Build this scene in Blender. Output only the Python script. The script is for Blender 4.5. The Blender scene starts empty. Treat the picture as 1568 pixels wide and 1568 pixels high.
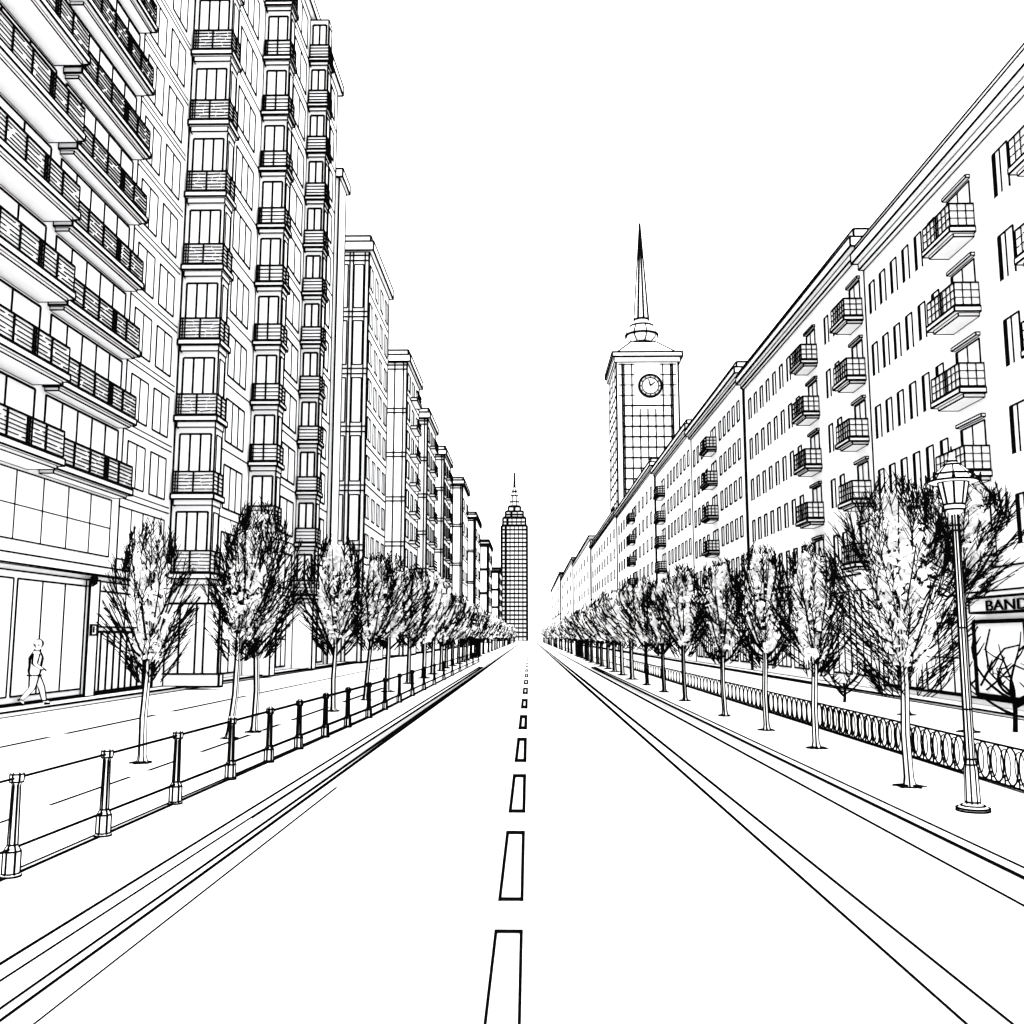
import bpy, math, random
from mathutils import Vector
random.seed(7)
scene = bpy.context.scene

# ---------------------------------------------------------------- materials
def mat(name, col, rough=0.9, spec=0.0, noise=0.0, scale=3.0):
    m = bpy.data.materials.new(name); m.use_nodes = True
    nt = m.node_tree; b = nt.nodes['Principled BSDF']
    b.inputs['Roughness'].default_value = rough
    b.inputs['Specular IOR Level'].default_value = spec
    if noise > 0:
        tc = nt.nodes.new('ShaderNodeTexCoord'); n = nt.nodes.new('ShaderNodeTexNoise')
        n.inputs['Scale'].default_value = scale; n.inputs['Detail'].default_value = 4
        r = nt.nodes.new('ShaderNodeValToRGB')
        r.color_ramp.elements[0].color = tuple(c*(1-noise) for c in col)+(1,)
        r.color_ramp.elements[1].color = tuple(col)+(1,)
        nt.links.new(tc.outputs['Object'], n.inputs['Vector'])
        nt.links.new(n.outputs['Fac'], r.inputs['Fac'])
        nt.links.new(r.outputs['Color'], b.inputs['Base Color'])
    else:
        b.inputs['Base Color'].default_value = tuple(col)+(1,)
    return m
WHITE = mat('white_render', (.88,.88,.88), noise=.03)
INK = mat('black_ink', (.0015,.0015,.0015))  # ink for outlines, bars, twigs and the painted shade of window reveals
GLASS = mat('pale_glazing', (.88,.88,.88), noise=.02)
GROUND = mat('white_paving', (.86,.86,.86), noise=.03, scale=.6)
LEAF = mat('pale_leaf', (.9,.9,.9), noise=.02)
MATS = [WHITE, INK, GLASS, GROUND, LEAF]
W, K, G, P, L = 0, 1, 2, 3, 4

def lw(y, k=1.0):
    y=max(abs(y),5)
    w = .0019*y if y<60 else .114+.00165*(y-60)
    return (.36+.78*k)*min(w, .62)

class MB:
    def __init__(s): s.v=[]; s.f=[]; s.m=[]
    def quad(s,a,b,c,d,m=W):
        n=len(s.v); s.v += [tuple(a),tuple(b),tuple(c),tuple(d)]; s.f.append((n,n+1,n+2,n+3)); s.m.append(m)
    def tri(s,a,b,c,m=W):
        n=len(s.v); s.v += [tuple(a),tuple(b),tuple(c)]; s.f.append((n,n+1,n+2)); s.m.append(m)
    def box(s,x0,x1,y0,y1,z0,z1,m=W):
        n=len(s.v)
        s.v += [(x0,y0,z0),(x1,y0,z0),(x1,y1,z0),(x0,y1,z0),(x0,y0,z1),(x1,y0,z1),(x1,y1,z1),(x0,y1,z1)]
        for f in ((0,3,2,1),(4,5,6,7),(0,1,5,4),(1,2,6,5),(2,3,7,6),(3,0,4,7)):
            s.f.append(tuple(n+i for i in f)); s.m.append(m)
    def beam(s,p,q,w0=None,w1=None,m=K,sides=4,k=1.0):
        p=Vector(p); q=Vector(q)
        if w0 is None: w0=lw(p.y,k)
        if w1 is None: w1=lw(q.y,k)
        d=q-p
        if d.length<1e-6: return
        d.normalize()
        up=Vector((0,0,1)) if abs(d.z)<.9 else Vector((0,1,0))
        a=d.cross(up).normalized(); b=d.cross(a).normalized()
        n=len(s.v); off=math.pi/4 if sides==4 else 0; sc=.7071 if sides==4 else .55
        for c,w in ((p,w0),(q,w1)):
            for i in range(sides):
                t=off+2*math.pi*i/sides
                s.v.append(tuple(c+(a*math.cos(t)+b*math.sin(t))*w*sc))
        for i in range(sides):
            j=(i+1)%sides
            s.f.append((n+i,n+j,n+sides+j,n+sides+i)); s.m.append(m)
        s.f.append(tuple(n+i for i in range(sides))[::-1]); s.m.append(m)
        s.f.append(tuple(n+sides+i for i in range(sides))); s.m.append(m)
    def path(s,pts,w0,w1,m=K,sides=3):
        n=len(pts)-1
        for i in range(n):
            a=w0+(w1-w0)*i/n; b=w0+(w1-w0)*(i+1)/n
            s.beam(pts[i],pts[i+1],a,b,m,sides)
    def edges(s,x0,x1,y0,y1,z0,z1,k=1.0):
        for x in (x0,x1):
            for y in (y0,y1): s.beam((x,y,z0),(x,y,z1),k=k)
        for z in (z0,z1):
            for x in (x0,x1): s.beam((x,y0,z),(x,y1,z),k=k)
            for y in (y0,y1): s.beam((x0,y,z),(x1,y,z),k=k)
    def ebox(s,x0,x1,y0,y1,z0,z1,k=1.0,m=W):
        s.box(x0,x1,y0,y1,z0,z1,m); s.edges(x0,x1,y0,y1,z0,z1,k)
    def lathe(s,cx,cy,prof,n=12,m=W):
        st=len(s.v)
        for r,z in prof:
            for i in range(n):
                t=2*math.pi*(i+.5)/n; s.v.append((cx+r*math.cos(t),cy+r*math.sin(t),z))
        for j in range(len(prof)-1):
            for i in range(n):
                k=(i+1)%n
                s.f.append((st+j*n+i,st+j*n+k,st+(j+1)*n+k,st+(j+1)*n+i)); s.m.append(m)
    def ring(s,c,r,w,n=20,axis='z',m=K,ry=None):
        ry = r if ry is None else ry
        pts=[]
        for i in range(n+1):
            t=2*math.pi*i/n; a=r*math.cos(t); b=ry*math.sin(t)
            if axis=='z': pts.append((c[0]+a,c[1]+b,c[2]))
            elif axis=='y': pts.append((c[0]+a,c[1],c[2]+b))
            else: pts.append((c[0],c[1]+a,c[2]+b))
        s.path(pts,w,w,m,4)
    def build(s,name,parent=None,smooth=False):
        me=bpy.data.meshes.new(name); me.from_pydata(s.v,[],s.f); 
        for mm in MATS: me.materials.append(mm)
        me.polygons.foreach_set('material_index', s.m); me.update()
        o=bpy.data.objects.new(name,me); scene.collection.objects.link(o)
        if parent: o.parent=parent
        return o
def empty(name):
    o=bpy.data.objects.new(name,None); scene.collection.objects.link(o); return o

# ---------------------------------------------------------------- ground
VG=.10   # verge level above carriageway
g=MB(); g.quad((-3000,-300,-.02),(3000,-300,-.02),(3000,6000,-.02),(-3000,6000,-.02),P); g.build('ground')
r=MB(); r.quad((-2.91,-30,0),(3.90,-30,0),(3.90,900,0),(-2.91,900,0),P); r.build('road')
def slab(name,x0,x1,z,y1=900):
    s=MB(); s.box(x0,x1,-30,y1,-.015,z,P); return s.build(name)
slab('pavement',-12.35,-3.09,VG); slab('pavement',4.085,11.3,VG)
slab('pavement',-30,-12.35,VG+.12); slab('pavement',11.3,30,VG+.08)
def kerb(x0,x1,z):
    s=MB(); s.box(x0,x1,-30,900,-.012,z,P); return s
def groundline(s,x,z,k=1.0,y0=3,y1=420,cap=.20):
    ys=[y0,6,9,13,20,30,45,70,110,170,260,420]
    ys=[y for y in ys if y0<=y<=y1]
    if ys[-1]<y1: ys.append(y1)
    for a,b in zip(ys[:-1],ys[1:]):
        wa=min(k*.0034*a,cap)/2; wb=min(k*.0034*b,cap)/2
        s.quad((x-wa,a,z),(x+wa,a,z),(x+wb,b,z),(x-wb,b,z),K)
kb=kerb(-3.09,-2.93,VG+.003); kb.beam((-2.94,2,VG+.003),(-2.94,60,VG+.003),.010,.08); kb.beam((-3.09,2,VG+.003),(-3.09,60,VG+.003),.014,.10)
groundline(kb,-2.87,.004,1.3); kb.build('kerb')
kb=kerb(3.92,4.085,VG+.003); kb.beam((3.92,2,VG+.003),(3.92,60,VG+.003),.016,.09); kb.beam((4.085,2,VG+.003),(4.085,60,VG+.003),.014,.09)
kb.build('kerb')
mk=MB()
groundline(mk,-2.78,.004,1.5); groundline(mk,-2.58,.004,.85,y1=13)
groundline(mk,2.27,.004,1.25); groundline(mk,2.51,.004,1.25); groundline(mk,3.70,.004,1.4); 
ds=[(3.2,6.82),(7.54,10.16),(11.19,14.25),(15.6,19.3),(21,24.8)]
y=27.0
while y<330:
    ds.append((y,y+4.2)); y+=5.9+ y*.03
for a,b in ds:
    x0,x1=-.243,-.047
    wa,wb=.0034*a,.0034*b; wa=min(wa,.075); wb=min(wb,.075)
    mk.quad((x0,a,.004),(x0+wa,a,.004),(x0+wb,b,.004),(x0,b,.004),K)
    mk.quad((x1-wa,a,.004),(x1,a,.004),(x1,b,.004),(x1-wb,b,.004),K)
    ta=min(.0016*a*a,1.3); tb=min(.0016*b*b,1.3)
    mk.quad((x0,a,.008),(x1,a,.008),(x1,a+ta,.008),(x0,a+ta,.008),K)
    mk.quad((x0,b-tb,.008),(x1,b-tb,.008),(x1,b,.008),(x0,b,.008),K)
mk.build('road_markings')
pl=MB()
def dashed(x,z,segs,k=1.6):
    for a,b in segs: groundline(pl,x,z,k,y0=a,y1=b)
dashed(-5.45,VG+.004,[(7,9),(9.7,10.3),(11,13.2),(13.8,15),(16,18.8),(19.6,21),(22,26),(28,36)])
dashed(-9.15,VG+.004,[(12,18.3),(18.9,23.5),(24.5,31),(32,60)],2.4)
groundline(pl,6.05,VG+.004,1.2,y0=5,y1=200)
pl.build('pavement_lines')
kl=MB()
kl.box(-12.50,-12.353,5,200,VG-.01,VG+.124,W); kl.beam((-12.353,5,VG+.124),(-12.353,200,VG+.124),k=1.1); kl.beam((-12.35,5,VG),(-12.35,200,VG))
kl.build('kerb')
kl=MB(); kl.box(11.302,11.5,5,200,VG-.01,VG+.084,W); kl.beam((11.302,5,VG+.084),(11.302,200,VG+.084)); kl.beam((11.3,5,VG),(11.3,200,VG)); kl.build('kerb')

# ---------------------------------------------------------------- façade helpers
def win_x(s,X,sg,y0,y1,z0,z1,nv=1,nh=0,dark=0.0,k=.8,sill=False):
    xs=X+sg*.01
    s.quad((xs,y0,z0),(xs,y1,z0),(xs,y1,z1),(xs,y0,z1),G)
    for y in (y0,y1): s.beam((xs,y,z0),(xs,y,z1),k=k)
    for z in (z0,z1): s.beam((xs,y0,z),(xs,y1,z),k=k)
    for i in range(1,nv):
        y=y0+(y1-y0)*i/nv; s.beam((xs,y,z0),(xs,y,z1),k=k)
    for i in range(1,nh+1):
        z=z0+(z1-z0)*i/(nh+1); s.beam((xs,y0,z),(xs,y1,z),k=k*.7)
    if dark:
        s.box(min(X,X+sg*.03),max(X,X+sg*.03),y1-dark,y1,z0,z1,K)  # shade of the window reveal, painted on as a black strip
    if sill:
        s.box(min(X,X+sg*.08),max(X,X+sg*.08),y0-.05,y1+.05,z0-.06,z0,W)
def win_y(s,Y,x0,x1,z0,z1,nv=1,nh=0,k=.8,dark=0):
    ys=Y-.01
    s.quad((x0,ys,z0),(x1,ys,z0),(x1,ys,z1),(x0,ys,z1),G)
    for x in (x0,x1): s.beam((x,ys,z0),(x,ys,z1),k=k)
    for z in (z0,z1): s.beam((x0,ys,z),(x1,ys,z),k=k)
    for i in range(1,nv):
        x=x0+(x1-x0)*i/nv; s.beam((x,ys,z0),(x,ys,z1),k=k)
    for i in range(1,nh+1):
        z=z0+(z1-z0)*i/(nh+1); s.beam((x0,ys,z),(x1,ys,z),k=k*.7)
rr_=random.Random(5)
def rails(s,p,q,z0,z1,n=5,post=.9,k=.55,verts=0,inward=None,lattice=False):
    """balcony parapet: pale backing panel with iron bars on its outer face"""
    p=Vector(p); q=Vector(q); Ln=(q-p).length
    if inward is not None:
        iv=Vector(inward)
        a=p+iv*.03; b=q+iv*.03
        s.quad((a.x,a.y,z0),(b.x,b.y,z0),(b.x,b.y,z1),(a.x,a.y,z1),W)
    for i in range(n+1):
        z=z0+(z1-z0)*i/n; kk=k*1.7 if i in (0,n) else k*.6
        if i in (0,n) or Ln<1.4: s.beam((p.x,p.y,z),(q.x,q.y,z),k=kk)
        else:
            u=0
            while u<1:
                l=rr_.uniform(.12,.4); e=min(1,u+l); a=p.lerp(q,u); b=p.lerp(q,e); s.beam((a.x,a.y,z+rr_.uniform(-.015,.015)),(b.x,b.y,z+rr_.uniform(-.015,.015)),k=kk); u=e+.02
    m=max(1,round(Ln/post))
    for i in range(m+1):
        c=p.lerp(q,i/m); s.beam((c.x,c.y,z0),(c.x,c.y,z1),k=k*1.5)
    if lattice:     # doubled standards
        for i in range(0,m,3):
            for o in (.12,.24): 
                c=p.lerp(q,(i+o)/m); s.beam((c.x,c.y,z0),(c.x,c.y,z1),k=k*.9)
    for i in range(1,verts):
        c=p.lerp(q,i/verts); s.beam((c.x,c.y,z0),(c.x,c.y,z1),k=k*.7)
def balcony_x(s,X,sg,out,y0,y1,z,h=.8,t=.2,n=6,verts=0,k=.55,ke=.9,lattice=False):
    a,b=sorted((X,X+sg*out))
    s.ebox(a,b,y0,y1,z,z+t,k=ke)
    a2,b2=sorted((X,X+sg*(out-.15)))
    s.ebox(a2,b2,y0+.12,y1-.12,z-.10,z-.002,k=.4)
    xo=X+sg*(out-.04)
    rails(s,(xo,y0+.04,0),(xo,y1-.04,0),z+t+.05,z+t+h,n,verts=verts,k=k,inward=(-sg,0,0),lattice=lattice)
    rails(s,(X,y0+.04,0),(xo,y0+.04,0),z+t+.05,z+t+h,n,k=k,verts=verts and max(3,verts//3),inward=(0,1,0))
    rails(s,(X,y1-.04,0),(xo,y1-.04,0),z+t+.05,z+t+h,n,k=k,verts=verts and max(3,verts//3),inward=(0,-1,0))

# ---------------------------------------------------------------- LEFT near block
nb=empty('apartment_building'); XL=-13.3
w=MB(); w.box(-26,XL,9,34.59,VG+.1,41); w.beam((XL,9,VG+.1),(XL,34.5,VG+.1))
w.box(XL,XL+.22,9,34.4,3.86,4.12); w.edges(XL,XL+.22,9,34.4,3.86,4.12,.8)
w.beam((XL+.02,9,3.7),(XL+.02,34.4,3.7),k=.6)
win=MB(); bal=MB()
S=2.3
win_x(win,XL,1,10,29.6,4.5,6.3,nv=14,nh=1,k=.6); win_x(win,XL,1,30.2,34.0,4.5,6.2,nv=4,k=.6)
z=6.5
while z<40:
    balcony_x(bal,XL,1,.95,17.2,24.6,z,h=.74,t=.18,n=6,lattice=True)
    balcony_x(bal,XL,1,.55,25.0,29.9,z,h=.74,t=.18,n=6,lattice=True)
    balcony_x(bal,XL,1,.95,9.2,16.7,z,h=.74,t=.18,n=6,lattice=True)
    win_x(win,XL,1,17.6,24.6,z+.25,z+2.1,nv=5,k=1.2); win_x(win,XL,1,25.2,29.8,z+.25,z+2.1,nv=5,k=1.0)
    win_x(win,XL,1,30.6,32.0,z+.45,z+1.95,nv=2,k=.7); win_x(win,XL,1,32.5,33.9,z+.45,z+1.95,nv=2,k=.7)
    w.beam((XL,30.2,z),(XL,34.4,z),k=.5); w.beam((XL,30.2,z+.2),(XL,34.4,z+.2),k=.4)
    z+=S
w.beam((XL,30.2,4),(XL,30.2,41),k=.9)
sh=MB(); zb=VG+.12
for a,b in ((16,19.3),(19.8,24.2),(24.4,28.2)):
    win_x(sh,XL,1,a,b,zb+.25,3.5,nv=3,k=.8)
sh.ebox(XL,XL+.12,28.25,28.9,zb,3.7,k=1)
sh.ebox(XL,XL+.12,33.3,34.3,zb,3.7,k=1)
win_x(sh,XL,1,28.9,33.2,2.3,3.4,nv=2); win_x(sh,XL,1,28.9,33.2,zb+.1,2.15,nv=9,k=1.3)
sh.beam((XL+.05,15,zb+.05),(XL+.05,34.3,zb+.05),k=1.7)
sh.ebox(XL+.1,XL+.16,28.4,28.75,2.05,2.35,k=.8); sh.box(XL+.16,XL+.17,28.5,28.62,2.12,2.3,K)
sh.lathe(XL+.3,28.1,[(.02,3.5),(.1,3.56),(.12,3.75),(.02,3.85)],8,K); sh.beam((XL,28.1,3.5),(XL+.3,28.1,3.5),.04,.04)
w.build('walls',nb); win.build('windows',nb); bal.build('balconies',nb); sh.build('shopfront',nb)

# ---------------------------------------------------------------- LEFT building with corner bays
b1=empty('apartment_building')
w=MB(); w.ebox(-26,XL,34.6,61.5,VG+.1,39.6,k=.8)
w.ebox(-26,XL+.35,34.62,61.8,39.6,40.2,k=.8)
w.ebox(-26,XL+.25,61.7,64.0,VG+.1,33.5,k=.8)
w.ebox(-26,XL+.5,61.6,64.3,33.5,34.1,k=.7)
win=MB(); bal=MB(); bays=[(34.6,-11.78,.9),(44.0,-12.0,.9),(53.2,-12.15,.95)]
S=2.95
for Yc,Xr,dp in bays:
    w.ebox(XL+.004,Xr,Yc+.1,Yc+dp,VG+.1,39.4,k=.6)
    z=1.15+S
    while z<39:
        hh=.78
        bal.ebox(XL+.05,Xr+.14,Yc-.2,Yc+dp+.1,z,z+.2,k=.75)
        bal.ebox(XL+.12,Xr+.05,Yc-.06,Yc+dp-.05,z-.22,z-.002,k=.4)
        rails(bal,(XL+.1,Yc-.17,0),(Xr+.10,Yc-.17,0),z+.25,z+.25+hh,6 if Yc<40 else 4,post=.8,k=.42,inward=(0,1,0),lattice=Yc<50)
        rails(bal,(Xr+.10,Yc-.17,0),(Xr+.10,Yc+dp,0),z+.25,z+.25+hh,5 if Yc<40 else 4,post=.6,k=.42,inward=(-1,0,0))
        win_y(win,Yc+.1,XL+.2,Xr-.14,z+.3,z+2.5,nv=3 if Yc<40 else 2,k=.9)
        win_x(win,Xr,1,Yc+.25,Yc+dp-.15,z+.3,z+2.5,nv=1,k=.5)
        z+=S
z=1.15+S
while z<38.3:
    for a,b,n in ((37.2,39.4,2),(40.4,43.0,3),(46.2,48.8,2),(49.8,52.6,2),(55.4,57.4,2),(58.4,60.6,2)):
        win_x(win,XL,1,a,b,z+.5,z+2.4,nv=n,k=.8)
    w.beam((XL,35.7,z+.1),(XL,61.5,z+.1),k=.5)
    z+=S
sh=MB()
for a,b,n in ((37.5,40.5,3),(41,43,2),(46.3,48.6,2),(49,51.8,3),(55,61,4)):
    win_x(sh,XL,1,a,b,zb+.2,3.3,nv=n,nh=1)
sh.ebox(XL,-11.25,34.45,34.69,zb,3.2,k=1.1); 
for x in (-12.7,-12.1,-11.8): sh.beam((x,34.44,zb),(x,34.44,3.2),k=.8)
sh.ebox(XL,-11.15,34.3,34.69,zb,zb+.45,k=1)
w.build('walls',b1); win.build('windows',b1); bal.build('balconies',b1); sh.build('shopfront',b1)

# ---------------------------------------------------------------- LEFT receding buildings
def left_building(y0,y1,H,xf=-11.9,xb=-30,style=0,front=2.4):
    e=empty('apartment_building'); w=MB(); win=MB()
    w.ebox(xb,xf,y0,y1,VG+.1,H-1.2,k=.9)
    w.ebox(xb,xf+.35,y0-.3,y1+.3,H-1.2,H-.5,k=.7)
    w.ebox(xb,xf+.1,y0-.1,y1+.1,H-.5,H,k=.8)
    S=2.9; far = y0>150
    for x in ((xf-.3,xf-front*.45,xf-front*.55,xf-front*.9) if y0<80 else (xf-.35,xf-front*.5)):
        w.beam((x,y0-.01,.2),(x,y0-.01,H-1.2),k=.6)
    dbl=S*1.5*(1 if not far else 1.6)
    z=H-1.5
    while z-dbl>1:
        for zz in (z,z-.4): w.beam((xf-front*1.6,y0-.02,zz),(xf,y0-.02,zz),k=.55)
        if style==0 and y0<80:
            win_y(win,y0,xf-front*.42,xf-.4,z-dbl+.3,z-.7,nv=1,k=.45)
            win_y(win,y0,xf-front*.88,xf-front*.6,z-dbl+.3,z-.7,nv=1,k=.45)
        z-=dbl
    S2 = S if not far else S*1.5
    z=H-1.4-S2
    Ln=y1-y0; n=4 if y0<80 else 3 if y0<150 else 2
    while z>2:
        for j in range(n):
            a=y0+Ln*(j+.2)/n; b=y0+Ln*(j+.75)/n
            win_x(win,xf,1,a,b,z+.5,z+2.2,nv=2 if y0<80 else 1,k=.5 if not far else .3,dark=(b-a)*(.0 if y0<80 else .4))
        w.beam((xf+.01,y0,z),(xf+.01,y1,z),k=.45 if not far else .25)
        if style==1 and not far:
            c=y0+Ln*.3; bal_y=(c,c+Ln*.35)
            w.ebox(xf,xf+.7,bal_y[0],bal_y[1],z,z+.3,k=.5); 
            for q in range(3): w.beam((xf+.7,bal_y[0],z+.4+.3*q),(xf+.7,bal_y[1],z+.4+.3*q),k=.4)
        z-=S2
    w.build('walls',e); win.build('windows',e)
left_building(67.6,77.4,31.8,style=0,front=2.6)
left_building(90,100,29.9,style=1)
left_building(109,118,28.7,style=1)
left_building(131,141,28.6,style=1,front=3)
left_building(168,182,30.4,style=1,front=3.5)
left_building(209,228,29.5,style=1,front=4)
left_building(277,300,30.2,style=1,front=5)
left_building(377,410,29.2,style=1,front=6)

# ---------------------------------------------------------------- RIGHT row
XR=12.2
def right_building(y0,y1,H,wins=(),bals=(),big=(),shop=True,depth=14,S=2.25,nrow=5,ztop=None,kd=1.0):
    e=empty('apartment_building'); w=MB(); win=MB(); bal=MB()
    w.ebox(XR,XR+depth,y0,y1,VG+.06,H-.9,k=.9*kd)
    if y0<150: w.ebox(XR-.2,XR+depth,y0+.02,y1-.02,H-.9,H-.66,k=.6*kd)
    w.ebox(XR-.45,XR+depth,y0+.01,y1-.01,H-.66,H-.30,k=.8*kd)
    w.ebox(XR-.3,XR+depth,y0+.03,y1-.03,H-.30,H,k=.9*kd)
    zt=(ztop if ztop else H-2.35)
    for rI in range(nrow):
        zc=zt-rI*S
        for a,b in wins:
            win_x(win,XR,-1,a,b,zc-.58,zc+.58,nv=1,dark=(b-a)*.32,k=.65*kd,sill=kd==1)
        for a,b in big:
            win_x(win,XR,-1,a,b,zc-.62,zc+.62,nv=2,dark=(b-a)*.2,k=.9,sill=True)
        for a,b in bals:
            balcony_x(bal,XR,-1,.72,a,b,zc-.95,h=.68,t=.14,n=3,verts=max(4,int((b-a)*4)) if y0<40 else 3,k=.34*kd,ke=.7*kd)
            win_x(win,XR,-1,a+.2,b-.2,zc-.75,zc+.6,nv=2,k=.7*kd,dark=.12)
            if y0<50: w.ebox(XR-.12,XR-.003,a+.15,b-.15,zc+.68,zc+.76,k=.4)
    zl=zt-(nrow-1)*S-1.1
    w.beam((XR-.02,y0,zl),(XR-.02,y1,zl),k=.8*kd)
    if shop:
        y=y0+.4
        while y+2.4<y1:
            win_x(win,XR,-1,y,y+2.2,VG+.5,zl-.6,nv=3,k=.7); y+=2.8
    w.build('walls',e); win.build('windows',e); bal.build('balconies',e)
    return e
def rowwins(a,b,n,wd):
    st=(b-a)/n; return [(a+st*(i+.5)-wd/2,a+st*(i+.5)+wd/2) for i in range(n)]
e=right_building(10,33.2,16.1,wins=rowwins(27.0,33.0,6,.5)+rowwins(12,18.5,6,.5),bals=[(19.5,21.6),(24.8,26.6)],big=[(22.9,23.65)],shop=False,ztop=13.9)
sf=MB()
sf.ebox(XR-.45,XR-.003,20.8,25.6,2.62,3.0,k=1.1)
sf.ebox(XR-.6,XR-.003,20.6,25.9,3.0,3.14,k=.9)
for a,b in ((21,23.4),(23.6,26.3)):
    win_x(sf,XR-.02,-1,a,b,.45,2.4,nv=1,k=2.4)
sf.path([(XR-.05,26.1,.7),(XR-.05,25.4,1.3),(XR-.05,24.7,1.7),(XR-.05,23.9,1.8)],.06,.04)
sf.path([(XR-.05,25.8,.6),(XR-.05,25.1,.9),(XR-.05,24.3,1.3),(XR-.05,23.8,1.2)],.06,.04)
sf.path([(XR-.05,25.6,1.2),(XR-.05,25.7,1.7),(XR-.05,25.4,2.2)],.05,.04)
win_x(sf,XR,-1,26.8,29.6,.4,2.4,nv=3,nh=1); win_x(sf,XR,-1,30,32.8,.4,2.4,nv=3,nh=1)
sf.beam((XR-.03,10,.36),(XR-.03,33.2,.36),k=1.2)
sf.build('cafe_front',e)
cu=bpy.data.curves.new('sign_lettering','FONT'); cu.body='BAND'; cu.size=.46; cu.extrude=.01; cu.offset=.004; cu.align_x='CENTER'
to=bpy.data.objects.new('sign_lettering',cu); scene.collection.objects.link(to)
to.rotation_euler=(math.radians(90),0,math.radians(-90)); to.location=(XR-.48,23.6,2.66); to.scale=(1.7,.8,1); cu.materials.append(INK); to.parent=e
right_building(33.2,52.4,16.8,wins=rowwins(36.0,38.2,2,.5)+rowwins(41.4,51.8,8,.55),bals=[(33.5,35.0),(39.0,40.6)],ztop=14.4)
right_building(52.8,70,17.6,wins=rowwins(53.4,60,5,.65)+rowwins(63.4,69.6,4,.7),bals=[(60.6,62.6)],ztop=15.0,kd=.8)
right_building(70,90,18.2,wins=rowwins(70.5,83,7,.8),bals=[(84,86.5)],ztop=15.5,shop=False,kd=.6)
right_building(91,130,19.2,wins=rowwins(92,129,11,1.1),bals=[(108,111)],ztop=16.2,S=2.5,shop=False,kd=.5)
right_building(131,184,19.8,wins=rowwins(132,183,9,1.8),ztop=16.6,S=2.9,shop=False,kd=.4)
right_building(188,260,22,wins=rowwins(190,258,6,3),ztop=18,S=3.4,shop=False,kd=.3)
right_building(264,360,24,wins=rowwins(266,356,4,5),ztop=20,S=4,shop=False,kd=.3,nrow=4)
right_building(370,520,27,wins=rowwins(374,515,3,12),ztop=22,S=5,shop=False,kd=.3,nrow=3)

# ---------------------------------------------------------------- clock tower
ct=empty('clock_tower'); t=MB()
x0,x1,y0,y1=13.3,22.7,140,152; H=44.1
t.ebox(x0,x1,y0,y1,.2,H,k=.9)
t.ebox(x0-.6,x1+.6,y0-.6,y1+.6,H,H+.7,k=.8); t.ebox(x0-.3,x1+.3,y0-.3,y1+.3,H-.8,H-.003,k=.3)
cx,cy=(x0+x1)/2,(y0+y1)/2
def frus(a0,b0,z0,a1,b1,z1):
    p=[(cx-a0,cy-b0,z0),(cx+a0,cy-b0,z0),(cx+a0,cy+b0,z0),(cx-a0,cy+b0,z0)]
    q=[(cx-a1,cy-b1,z1),(cx+a1,cy-b1,z1),(cx+a1,cy+b1,z1),(cx-a1,cy+b1,z1)]
    for i in range(4):
        j=(i+1)%4; t.quad(p[i],p[j],q[j],q[i]); t.beam(p[i],q[i],k=.7); t.beam(q[i],q[j],k=.7)
    t.quad(*q)
frus(4.7,6,H+.7,2.0,2.2,H+3.6)
B=H+3.6
t.lathe(cx,cy,[(1.5,B),(1.6,B+.6),(2.4,B+1.3),(2.5,B+2.2),(1.8,B+3.2),(1.1,B+3.6),(1.15,B+4.3),(1.1,B+4.5)],14)
for rr,zz in ((1.6,B+.4),(2.55,B+1.7),(1.8,B+3.2),(1.15,B+4.3)): t.ring((cx,cy,zz),rr,.3)
for i in range(8):
    a=2*math.pi*(i+.25)/8; c,s_=math.cos(a),math.sin(a)
    t.path([(cx+r_*c,cy+r_*s_,z_) for r_,z_ in ((1.55,B+.5),(2.4,B+1.3),(2.5,B+2.2),(1.8,B+3.1))],.22,.22)
    t.beam((cx+1.15*c,cy+1.15*s_,B+4.5),(cx,cy,B+20.5),.32,.28)
t.lathe(cx,cy,[(1.2,B+4.5),(.05,B+20.3)],10)
for i in range(1,8):
    x=x0+(x1-x0)*i/8; top=H-8 if 2<i<6 else H-1
    t.beam((x,y0-.02,1),(x,y0-.02,top),k=.6)
z=3.0
while z<H-1:
    if z<H-7: t.beam((x0+1,y0-.03,z),(x1-1,y0-.03,z),k=.75)
    else:
        t.beam((x0+.3,y0-.03,z),(x0+2.8,y0-.03,z),k=.3); t.beam((x1-2.8,y0-.03,z),(x1-.3,y0-.03,z),k=.3)
    t.beam((x0-.02,y0,z),(x0-.02,y1,z),k=.4)
    z+=1.6
for i in (2,5,8):
    y=y0+12*i/10; t.beam((x0-.02,y,1),(x0-.02,y,H-1),k=.3)
t.beam((x0+.9,y0-.05,1),(x0+.9,y0-.05,H-1),k=.9); t.beam((x1-.9,y0-.05,1),(x1-.9,y0-.05,H-1),k=.9)
t.build('shaft',ct)
c=MB(); C=(cx+.4,y0-.25,39.6)
n=24
for i in range(n):
    a=2*math.pi*i/n; b=2*math.pi*(i+1)/n
    c.tri((C[0],C[1],C[2]),(C[0]+1.7*math.cos(a),C[1],C[2]+1.7*math.sin(a)),(C[0]+1.7*math.cos(b),C[1],C[2]+1.7*math.sin(b)),W)
c.ring((C[0],C[1]-.05,C[2]),1.7,.34,axis='y'); c.ring((C[0],C[1]-.05,C[2]),1.25,.16,axis='y')
for i in range(12):
    a=2*math.pi*i/12; c.beam((C[0]+1.2*math.cos(a),C[1]-.06,C[2]+1.2*math.sin(a)),(C[0]+1.5*math.cos(a),C[1]-.06,C[2]+1.5*math.sin(a)),.14,.14)
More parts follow.
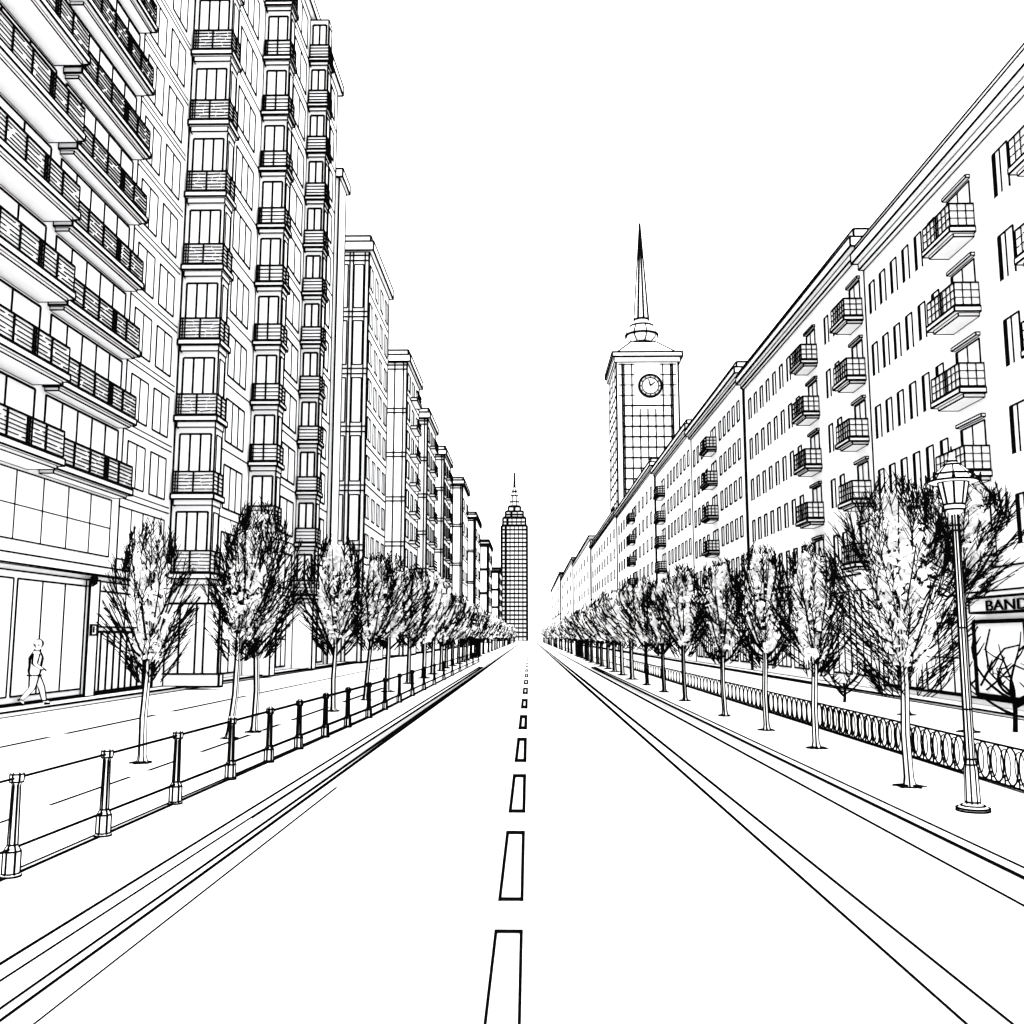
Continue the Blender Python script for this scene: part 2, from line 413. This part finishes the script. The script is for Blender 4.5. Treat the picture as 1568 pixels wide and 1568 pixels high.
c.beam((C[0],C[1]-.1,C[2]),(C[0]+.7,C[1]-.1,C[2]+.55),.24,.14); c.beam((C[0],C[1]-.1,C[2]),(C[0]-.25,C[1]-.1,C[2]+1.0),.22,.14)
c.build('clock_face',ct)

# ---------------------------------------------------------------- distant tower
sk=MB(); cx,cy=-6.9,450
def tier(hw,z0,z1,step=2.6,nv=5,we=.9):
    sk.box(cx-hw,cx+hw,cy-hw,cy+hw,z0,z1)
    for x in (cx-hw,cx+hw): sk.beam((x,cy-hw,z0),(x,cy-hw,z1),we,we)
    z=z0
    while z<=z1+.1: sk.beam((cx-hw,cy-hw-.1,z),(cx+hw,cy-hw-.1,z),.75,.75); sk.beam((cx+hw+.1,cy-hw,z),(cx+hw+.1,cy+hw,z),.4,.4); z+=step
    sk.beam((cx-hw,cy-hw-.1,z1),(cx+hw,cy-hw-.1,z1),we,we)
    for i in range(1,nv): x=cx-hw+2*hw*i/nv; sk.beam((x,cy-hw-.12,z0),(x,cy-hw-.12,z1),1.1 if i==1 else .45,1.1 if i==1 else .45)
tier(6.0,0,54,2.0,6,1.1); tier(5.4,54,58,1.8,5); tier(4.2,58,61,1.5,3); tier(2.9,61,63.5,2.5,2)
sk.lathe(cx,cy,[(2.2,63.5),(2.2,66),(1.7,69),(1.1,71),(.8,72),(.3,79)],8)
for rr,zz in ((2.2,64),(2.2,66),(1.7,69),(1.1,71)): sk.ring((cx,cy,zz),rr,.6)
for i in range(6):
    a=2*math.pi*i/6; sk.beam((cx+2.2*math.cos(a),cy+2.2*math.sin(a),63.5),(cx+2.2*math.cos(a),cy+2.2*math.sin(a),66),.5,.5)
    sk.beam((cx+2.2*math.cos(a),cy+2.2*math.sin(a),66),(cx+.9*math.cos(a),cy+.9*math.sin(a),72),.5,.5)
sk.beam((cx,cy,71),(cx,cy,80.5),1.5,.8)
sk.build('skyscraper')

# ---------------------------------------------------------------- bare street trees
def crown_r(t,R): 
    t=max(0.001,min(.999,t)); return R*math.sin(math.pi*t**.84)**.62
def add_tree(s,x,y,z0,H,R,cb,nb=110,nl=900,lean=0,wd=None,leafsize=.08,trunk=.05,rng=random,lq=.45,ns=6):
    wd = wd or lw(y,.24)
    top=z0+H; c0=z0+cb; hc=top-c0
    def tx(z): return x+lean*(z-z0)/(H) + .02*math.sin(z*3+x*7)
    zs=[z0,z0+.12,z0+.5*cb,c0,c0+.35*hc,c0+.65*hc]; rs=[trunk*1.6,trunk*1.05,trunk,trunk*.9,trunk*.6,trunk*.25]
    n=8
    for i in range(5):
        st=len(s.v)
        for zz,rr in ((zs[i],rs[i]),(zs[i+1],rs[i+1])):
            for j in range(n):
                a=2*math.pi*j/n; s.v.append((tx(zz)+rr*math.cos(a),y+rr*math.sin(a),zz))
        for j in range(n):
            k2=(j+1)%n; s.f.append((st+j,st+k2,st+n+k2,st+n+j)); s.m.append(W)
    for j in range(6):
        a=2*math.pi*(j+.2)/6+rng.uniform(-.1,.1)
        s.path([(tx(zz)+rr*math.cos(a+rng.uniform(-.08,.08)),y+rr*math.sin(a),zz) for zz,rr in zip(zs,rs)],wd*1.8,wd*1.5,K,3)
    s.ring((x,y,z0+.01),trunk*2.6,wd*1.6,n=12)
    for j in range(7):
        a=rng.uniform(0,6.28); s.beam((x+trunk*1.4*math.cos(a),y+trunk*1.4*math.sin(a),z0+.02),(x+trunk*3.8*math.cos(a),y+trunk*3.8*math.sin(a),z0+.01),wd*2.4,wd*1.0)
    def shell(t,ph,q):
        r_=crown_r(t,R)*q*(1+.06*math.sin(ph*5+t*9+x)+.04*math.sin(ph*11+t*21))
        zz=c0+t*hc; return Vector((tx(min(zz,c0+.6*hc))+r_*math.cos(ph),y+r_*math.sin(ph),zz))
    nlimb=22 if nb>60 else 6
    for i in range(nlimb):
        t0=rng.uniform(-.08,.45); t1=min(.97,t0+rng.uniform(.25,.6)); ph=2.4*i+rng.uniform(-.3,.3)
        p=Vector((tx(c0+t0*hc),y,c0+t0*hc)); q=shell(t1,ph,.9)
        m1=p.lerp(q,.35)+Vector((0,0,-.05*hc)); m2=p.lerp(q,.7)+Vector((0,0,-.03*hc))
        s.path([p,m1,m2,q],wd*2.6,wd*1.1,K,3)
    # branchlets with herring-bone twigs, laid through the outer crown
    for i in range(nb):
        t_=.03+.955*((i+rng.random())/nb)**.85; ph=rng.uniform(0,2*math.pi)
        qo=1.03 if rng.random()<.75 else rng.uniform(.7,.95)
        e=shell(t_,ph+rng.uniform(-.1,.1),qo)
        dt=rng.uniform(.13,.24); ts=t_-dt; a=shell(max(.04,ts),ph,qo*rng.uniform(.5,.75)); a.z=c0+max(-.06,ts)*hc
        mid=a.lerp(e,.5)+Vector((rng.uniform(-.03,.03),rng.uniform(-.03,.03),-.02))*hc*.7
        P_=[a,a.lerp(mid,.5)+Vector((0,0,-.006*hc)),mid,mid.lerp(e,.5)+Vector((0,0,.004*hc)),e]
        s.path(P_,wd*1.25,wd*.85,K,3)
        d=(e-a).normalized(); rad=Vector((math.cos(ph),math.sin(ph),0)); side=d.cross(rad)
        if side.length<.1: side=Vector((-math.sin(ph),math.cos(ph),0))
        side.normalize()
        for j in range(ns):
            u=.15+.75*(j+rng.random()*.6)/ns; k_=int(u*4); o=P_[k_].lerp(P_[k_+1],u*4-k_)
            sg=1 if j%2 else -1
            d2=(d+side*sg*rng.uniform(.3,.6)+rad*rng.uniform(-.1,.3)).normalized(); ln=hc*rng.uniform(.05,.10)*(1.15-.5*u)
            s.beam(o,o+d2*ln,wd*1.0,wd*.75,K,3)
    # pale dry leaves close around the stem
    for i in range(nl):
        t_=rng.uniform(.08,.88); ph=rng.uniform(0,6.283); q=math.sqrt(rng.random())*lq
        c_=shell(t_,ph,q); 
        u=Vector((rng.uniform(-1,1),rng.uniform(-1,1),rng.uniform(-1,1))).normalized(); v=u.cross(Vector((rng.uniform(-1,1),rng.uniform(-1,1),rng.uniform(-1,1)))).normalized()
        a_=leafsize*rng.uniform(.6,1.2)
        s.quad(c_-u*a_,c_-v*a_*.6,c_+u*a_,c_+v*a_*.6,L)
def V(x,y,z): return x*.95,y*.95,2+(z-2)*.95
def tree(x,y,H,wpx,cb,name='street_tree',**kw):
    X,Y,Zt=V(x,y,H); s=MB(); add_tree(s,X,Y,VG,Zt-VG,wpx*.5*.95,cb,**kw); s.build(name)
tree(-6.18,15.4,3.95,1.45,1.35,nb=130,nl=700,leafsize=.07)
tree(-5.92,19.05,4.45,1.6,1.6,nb=95,nl=600,lean=.25)
tree(-5.80,20.3,5.0,2.0,1.65,nb=145,nl=800)
tree(-5.28,25.9,4.85,2.1,1.6,nb=105,nl=700,leafsize=.10)
tree(-5.2,30.5,4.75,1.8,1.65,nb=75,nl=600,leafsize=.11,lean=.3)
tree(-5.17,35.0,5.2,2.5,1.65,nb=85,nl=600,leafsize=.14,trunk=.07)
tree(-5.15,41,5.2,2.4,1.65,nb=66,nl=500,leafsize=.15,trunk=.07,ns=5)
tree(5.11,13.2,4.3,2.05,1.3,nb=200,nl=1000,trunk=.055,leafsize=.075,ns=7)
tree(5.19,17.6,3.8,1.45,1.35,nb=115,nl=650)
tree(5.11,20.9,4.1,1.55,1.4,nb=105,nl=650)
tree(4.95,24.6,4.1,1.65,1.4,nb=90,nl=600,leafsize=.10)
tree(4.87,30.3,4.4,2.0,1.45,nb=82,nl=550,leafsize=.12)
tree(4.88,35,4.2,1.9,1.45,nb=66,nl=450,leafsize=.13,ns=5)
tree(4.88,40,4.6,2.2,1.5,nb=62,nl=400,leafsize=.15,ns=5)
tree(9.3,20.6,5.6,2.9,2.85,nb=170,nl=900,leafsize=.11,trunk=.07,ns=7)
tree(9.7,25.0,4.4,1.8,1.9,nb=64,nl=500,leafsize=.12,trunk=.06)
def distant_row(x,H,y0):
    s=MB(); y=y0; rng=random.Random(int(abs(x)*100))
    while y<330:
        f=1 if y<70 else .6 if y<120 else .3
        add_tree(s,x+rng.uniform(-.1,.1),y,VG,H*rng.uniform(.95,1.05),1.15,1.5,nb=int(46*f),nl=int(200*f),leafsize=.28,trunk=.08,wd=min(lw(y,.2),.085),rng=rng,lq=.55,ns=4 if y<90 else 2)
        y+=4.6 if y<90 else 6+y*.04
    s.build('distant_tree_row')
distant_row(-4.9,5.1,44); distant_row(4.65,4.6,43)

# ---------------------------------------------------------------- shrubs with curling limbs
def shrub(x,y,H,R,n,seed,wd=.06):
    s=MB(); rng=random.Random(seed); z0=VG
    s.path([(x,y,z0),(x+.03,y,z0+H*.2),(x,y,z0+H*.4)],wd*1.6,wd*1.2,K,5)
    for i in range(n):
        ph=i*2*math.pi/n+rng.uniform(-.3,.3); hh=H*rng.uniform(.6,1); st=z0+H*(.12+.25*rng.random())
        pts=[]
        for j in range(9):
            u=j/8; rr=R*(math.sin(u*1.9))*(1 if u<.8 else 1-.4*(u-.8)); pts.append((x+rr*math.cos(ph+u*.5),y+rr*math.sin(ph+u*.5),st+(z0+hh-st)*u**1.25))
        s.path(pts,wd,wd*.35,K,5)
        for j in (3,5,6):
            p=Vector(pts[j]); d=Vector((rng.uniform(-1,1),rng.uniform(-1,1),rng.uniform(.2,1)))*R*.45
            s.path([p,p+d*.5+Vector((0,0,-.03)),p+d],wd*.6,wd*.25,K,4)
    s.build('bare_shrub')
shrub(9.75,19.6,2.2,.8,9,3,.06); shrub(9.2,28.3,1.4,.65,9,5,.055)

# ---------------------------------------------------------------- bollard-and-rail fence
f=MB(); pts=[]
ys=[6.4,8.2,9.85,11.7,13.67,15.5,17.3,19.3,21.4,23.85]
while ys[-1]<75: ys.append(ys[-1]*1.11)
for y in ys:
    x=-4.40+.024*(min(y,24)-6.4); pts.append((x*.95,y*.95))
for (x,y) in pts:
    z=VG; wd=min(lw(y,.85),.040)
    f.lathe(x,y,[(.075,z),(.075,z+.02),(.062,z+.03),(.062,z+.2),(.04,z+.24),(.034,z+.26),(.026,z+.70),(.03,z+.72),(.05,z+.74),(.05,z+.80),(.04,z+.83),(.0,z+.84)],10,W)
    for rr,zz in ((.078,.01),(.064,.2),(.064,.03),(.036,.25),(.05,.74),(.05,.80)): f.ring((x,y,z+zz),rr,wd*.9,n=10)
    for i in range(6):
        a=2*math.pi*(i+.35)/6; c_,s_=math.cos(a),math.sin(a)
        f.path([(x+r_*c_,y+r_*s_,z+z_) for r_,z_ in ((.064,.02),(.064,.2),(.036,.25),(.028,.72),(.05,.75),(.05,.80),(.02,.83))],wd*.9,wd*.9,K,4)
for a,b in zip(pts[:-1],pts[1:]):
    wa,wb=min(lw(a[1],1.05),.045),min(lw(b[1],1.05),.045)
    for zz in (.77,.22): f.beam((a[0],a[1],VG+zz),(b[0],b[1],VG+zz),wa,wb)
    f.beam((a[0],a[1],VG+.01),(b[0],b[1],VG+.01),wa,wb); f.beam((a[0]-.08,a[1],VG+.01),(b[0]-.08,b[1],VG+.01),wa*.6,wb*.6)
f.build('post_and_rail_fence')

# ---------------------------------------------------------------- ornamental hoop fence
f=MB(); x=6.05; y=8.0
f.beam((x,8,VG+.52),(x,70,VG+.52),.022,.06); f.beam((x,8,VG+.03),(x,70,VG+.03),.024,.06)
while y<60:
    wd=min(lw(y,.45),.028)
    st=.36 if y<20 else .36+.02*(y-20)
    f.ring((x,y,VG+.28),st*.46,wd,n=14,axis='x',ry=.235)
    f.beam((x,y+st*.5,VG+.03),(x,y+st*.5,VG+.16),wd,wd)
    if y<20: f.ring((x+.02,y+st*.5,VG+.28),st*.36,wd*.7,n=12,axis='x',ry=.2)
    y+=st
f.build('wrought_iron_fence')

# ---------------------------------------------------------------- street lamp
lp=empty('street_lamp'); x,y,_=V(5.13,11.4,0); z=VG; wd=.02
s=MB()
s.lathe(x,y,[(.17,z),(.17,z+.03),(.12,z+.06),(.075,z+.08),(.065,z+.45),(.055,z+.5),(.045,z+.55),(.04,z+2.0),(.034,z+3.3)],12,W)
for rr,zz in ((.17,.01),(.17,.035),(.12,.06),(.07,.1),(.058,.5),(.05,.56),(.045,1.1),(.04,2.0),(.05,3.1),(.05,3.16)): s.ring((x,y,z+zz),rr,wd,n=14)
for i in range(8):
    a=2*math.pi*(i+.3)/8; c_,s_=math.cos(a),math.sin(a)
    s.path([(x+r_*c_,y+r_*s_,z+z_) for r_,z_ in ((.075,.08),(.067,.45),(.046,.55),(.041,2.0),(.036,3.3))],wd*.75,wd*.75,K,4)
s.build('post',lp)
s=MB(); zl=z+3.28
s.lathe(x,y,[(.04,zl),(.10,zl+.06),(.11,zl+.12),(.16,zl+.38)],8,G)
s.lathe(x,y,[(.27,zl+.38),(.20,zl+.47),(.09,zl+.58),(.04,zl+.62),(.02,zl+.72)],8,W)
s.lathe(x,y,[(.16,zl+.378),(.27,zl+.379)],8,W)
for rr,zz in ((.11,.12),(.10,.06),(.16,.38),(.27,.39),(.20,.47),(.09,.58),(.05,.62)): s.ring((x,y,zl+zz),rr,wd*1.1,n=16)
for i in range(8):
    a=2*math.pi*(i+.5)/8; c_,s_=math.cos(a),math.sin(a)
    s.beam((x+.11*c_,y+.11*s_,zl+.12),(x+.16*c_,y+.16*s_,zl+.38),wd,wd); s.path([(x+.27*c_,y+.27*s_,zl+.38),(x+.2*c_,y+.2*s_,zl+.47),(x+.09*c_,y+.09*s_,zl+.58)],wd,wd)
    s.beam((x+.27*c_,y+.27*s_,zl+.38),(x+.29*c_,y+.29*s_,zl+.48),wd*2,wd*.6)
s.beam((x,y,zl+.1),(x,y,zl+.30),.05,.05)
s.beam((x,y,zl+.60),(x,y,zl+.80),wd*2.4,wd*.6)
s.build('lantern',lp)

# ---------------------------------------------------------------- pedestrian
def pedestrian(px,py,pz,Hh,head):
    root=empty('pedestrian')
    k=Hh/1.8
    J={
     'pelvis':(0,0,.95,.14),'waist':(.01,0,1.10,.135),'chest':(.02,0,1.33,.16),'neckb':(.03,0,1.50,.07),'neck':(.045,0,1.56,.055),'headl':(.06,0,1.64,.085),'head':(.06,0,1.71,.10),'crown':(.05,0,1.77,.07),
     'shl':(.01,.17,1.43,.075),'ell':(-.08,.23,1.16,.055),'wrl':(.06,.25,.93,.035),'hal':(.09,.25,.87,.036),
     'shr':(.01,-.17,1.43,.075),'elr':(-.02,-.24,1.15,.055),'wrr':(.20,-.22,1.0,.035),'har':(.25,-.21,.96,.036),
     'hil':(0,.09,.88,.12),'knl':(.20,.10,.50,.075),'anl':(.30,.10,.09,.05),'tol':(.45,.11,.05,.04),
     'hir':(0,-.09,.88,.12),'knr':(-.04,-.10,.48,.075),'anr':(-.32,-.10,.14,.05),'tor':(-.22,-.11,.04,.04)}
    names=list(J); ch,sh_=math.cos(head),math.sin(head)
    def P3(a): 
        f_,s2,u=a[:3]; return Vector(((f_*ch-s2*sh_)*k,(f_*sh_+s2*ch)*k,u*k))
    E=[('pelvis','waist'),('waist','chest'),('chest','neckb'),('neckb','neck'),('neck','headl'),('headl','head'),('head','crown'),
       ('chest','shl'),('shl','ell'),('ell','wrl'),('wrl','hal'),('chest','shr'),('shr','elr'),('elr','wrr'),('wrr','har'),
       ('pelvis','hil'),('hil','knl'),('knl','anl'),('anl','tol'),('pelvis','hir'),('hir','knr'),('knr','anr'),('anr','tor')]
    vs=[P3(J[n_]) for n_ in names]; rad=[J[n_][3]*k for n_ in names]; es=[(names.index(a),names.index(b)) for a,b in E]
    for hn,sg in (('hal',1),('har',-1)):
        hb=names.index(hn); b0=J[hn]
        for i in range(5):
            o=(-.028+.018*i) if i<4 else .035
            ln=(.075,.088,.082,.062,.05)[i]
            i0=len(vs)
            vs.append(P3((b0[0]+o,b0[1],b0[2]-.035 if i<4 else b0[2]-.0))); rad.append(.010*k)
            vs.append(P3((b0[0]+o+(.012 if i<4 else .03),b0[1]-.008*sg,b0[2]-.035-ln*.5))); rad.append(.009*k)
            vs.append(P3((b0[0]+o+(.025 if i<4 else .04),b0[1]-.022*sg,b0[2]-.035-ln))); rad.append(.008*k)
            es += [(hb,i0),(i0,i0+1),(i0+1,i0+2)]
    me=bpy.data.meshes.new('body'); me.from_pydata([tuple(v_) for v_ in vs],es,[]); me.materials.append(WHITE)
    o=bpy.data.objects.new('body',me); scene.collection.objects.link(o); o.parent=root
    md=o.modifiers.new('skin','SKIN'); o.modifiers.new('sub','SUBSURF').levels=2; o.modifiers['sub'].render_levels=2
    for i,sv in enumerate(me.skin_vertices[0].data): sv.radius=(rad[i],rad[i]); sv.use_root=(i==0)
    md.use_smooth_shade=True
    s=MB(); vd=Vector((-px,-py,0)).normalized(); pr=Vector((-vd.y,vd.x,0)); wd=.05
    def off(n_,d,q=.95): return P3(J[n_])+d*J[n_][3]*k*q
    chains=[['shl','ell','wrl','hal'],['shr','elr','wrr','har'],['hil','knl','anl'],['hir','knr','anr']]
    for c_ in chains:
        for d in (pr,-pr): s.path([off(n_,d) for n_ in c_],wd,wd*.8,K,4)
    for d in (pr,-pr): s.path([off(n_,d,1.05) for n_ in ('neck','neckb','chest','waist','pelvis','hil')],wd,wd,K,4)
    b=P3(J['pelvis']); s.ring((b.x,b.y,b.z-.12*k),.17*k,wd*.8,n=14)
    nb_=P3(J['neckb']); s.ring((nb_.x,nb_.y,nb_.z+.01),.075*k,wd*.7,n=10)
    for n_ in ('anl','anr'): c_=P3(J[n_]); s.ring((c_.x,c_.y,c_.z+.03),.055*k,wd*.7,n=10)
    for n_,m_ in (('anl','tol'),('anr','tor')): s.path([P3(J[n_])-Vector((0,0,.03)),P3(J[m_])],.10,.07,K,5)
    for n_ in ('wrl','wrr'): c_=P3(J[n_]); s.ring((c_.x,c_.y,c_.z),.04*k,wd*.6,n=8)
    fd=Vector((ch,sh_,0)); s.path([P3(J[n_])+fd*J[n_][3]*k*1.0 for n_ in ('neckb','chest','waist','pelvis')],wd*.5,wd*.5,K,4)
    s.build('clothing_seams',root)
    s=MB(); hc=P3(J['head'])
    st=len(s.v); R_=.112*k
    for i in range(5):
        for j in range(12):
            el=math.radians(90-i*24); az=2*math.pi*j/12
            bk = 1.0 if math.cos(az)<.2 or i<3 else .86
            s.v.append((hc.x-fd.x*.015+R_*bk*math.cos(el)*math.cos(az+head),hc.y-fd.y*.015+R_*bk*math.cos(el)*math.sin(az+head),hc.z+.005+R_*1.0*math.sin(el)))
    for i in range(4):
        for j in range(12):
            j2=(j+1)%12; 
            s.f.append((st+i*12+j,st+i*12+j2,st+(i+1)*12+j2,st+(i+1)*12+j)); s.m.append(K if i<1 else W)
    sd=Vector((-sh_,ch,0))
    for q in (-1,1):
        e_=hc+fd*.10*k+sd*.035*q*k+Vector((0,0,-.03)); s.beam(e_-sd*.014,e_+sd*.014,.016,.016)
        ear=hc+sd*.105*q*k+Vector((0,0,-.04)); s.ring(tuple(ear),.025,.01,n=8,axis='x')
    s.beam(hc+fd*.10*k+Vector((0,0,-.03)),hc+fd*.13*k+Vector((0,0,-.065)),.02,.03,W); m_=hc+fd*.10*k+Vector((0,0,-.10)); s.beam(m_-sd*.025,m_+sd*.025,.012,.012)
    for a_ in (pr,-pr):
        s.path([hc+a_*.11*k*math.cos(t_)+Vector((0,0,.118*k*math.sin(t_))) for t_ in [math.radians(-60+18*i) for i in range(9)]],wd*.9,wd*.9,K,4)
    s.build('head_details',root)
    root.location=(px,py,pz)
pedestrian(-12.95,24.9,VG+.122,1.68,math.radians(30))

# ---------------------------------------------------------------- light and camera
wld=bpy.data.worlds.new('World'); scene.world=wld; wld.use_nodes=True
nt=wld.node_tree; bg=nt.nodes['Background']; sky=nt.nodes.new('ShaderNodeTexSky'); sky.sky_type='NISHITA'; sky.sun_disc=False
sky.sun_elevation=math.radians(60); sky.sun_rotation=math.radians(180); sky.air_density=1; sky.dust_density=5
mx=nt.nodes.new('ShaderNodeMix'); mx.data_type='RGBA'; mx.inputs[0].default_value=.97
nt.links.new(sky.outputs[0],mx.inputs[6]); mx.inputs[7].default_value=(1,1,1,1); nt.links.new(mx.outputs[2],bg.inputs['Color'])
bg.inputs['Strength'].default_value=3.0
sl=bpy.data.lights.new('sun','SUN'); sl.energy=1.0; sl.angle=math.radians(20); sl.color=(1,.98,.95)
so=bpy.data.objects.new('sun',sl); so.rotation_euler=(math.radians(30),0,0); scene.collection.objects.link(so)
cam=bpy.data.cameras.new('camera'); co=bpy.data.objects.new('camera',cam); scene.collection.objects.link(co)
cam.sensor_width=36; cam.lens=36*1450/1568; cam.clip_end=8000; cam.clip_start=.05
co.location=(0,0,2); co.rotation_euler=(math.radians(90+7.5),0,math.radians(1.03))
scene.camera=co
scene.view_settings.view_transform='Standard'; scene.view_settings.look='None'; scene.view_settings.exposure=0
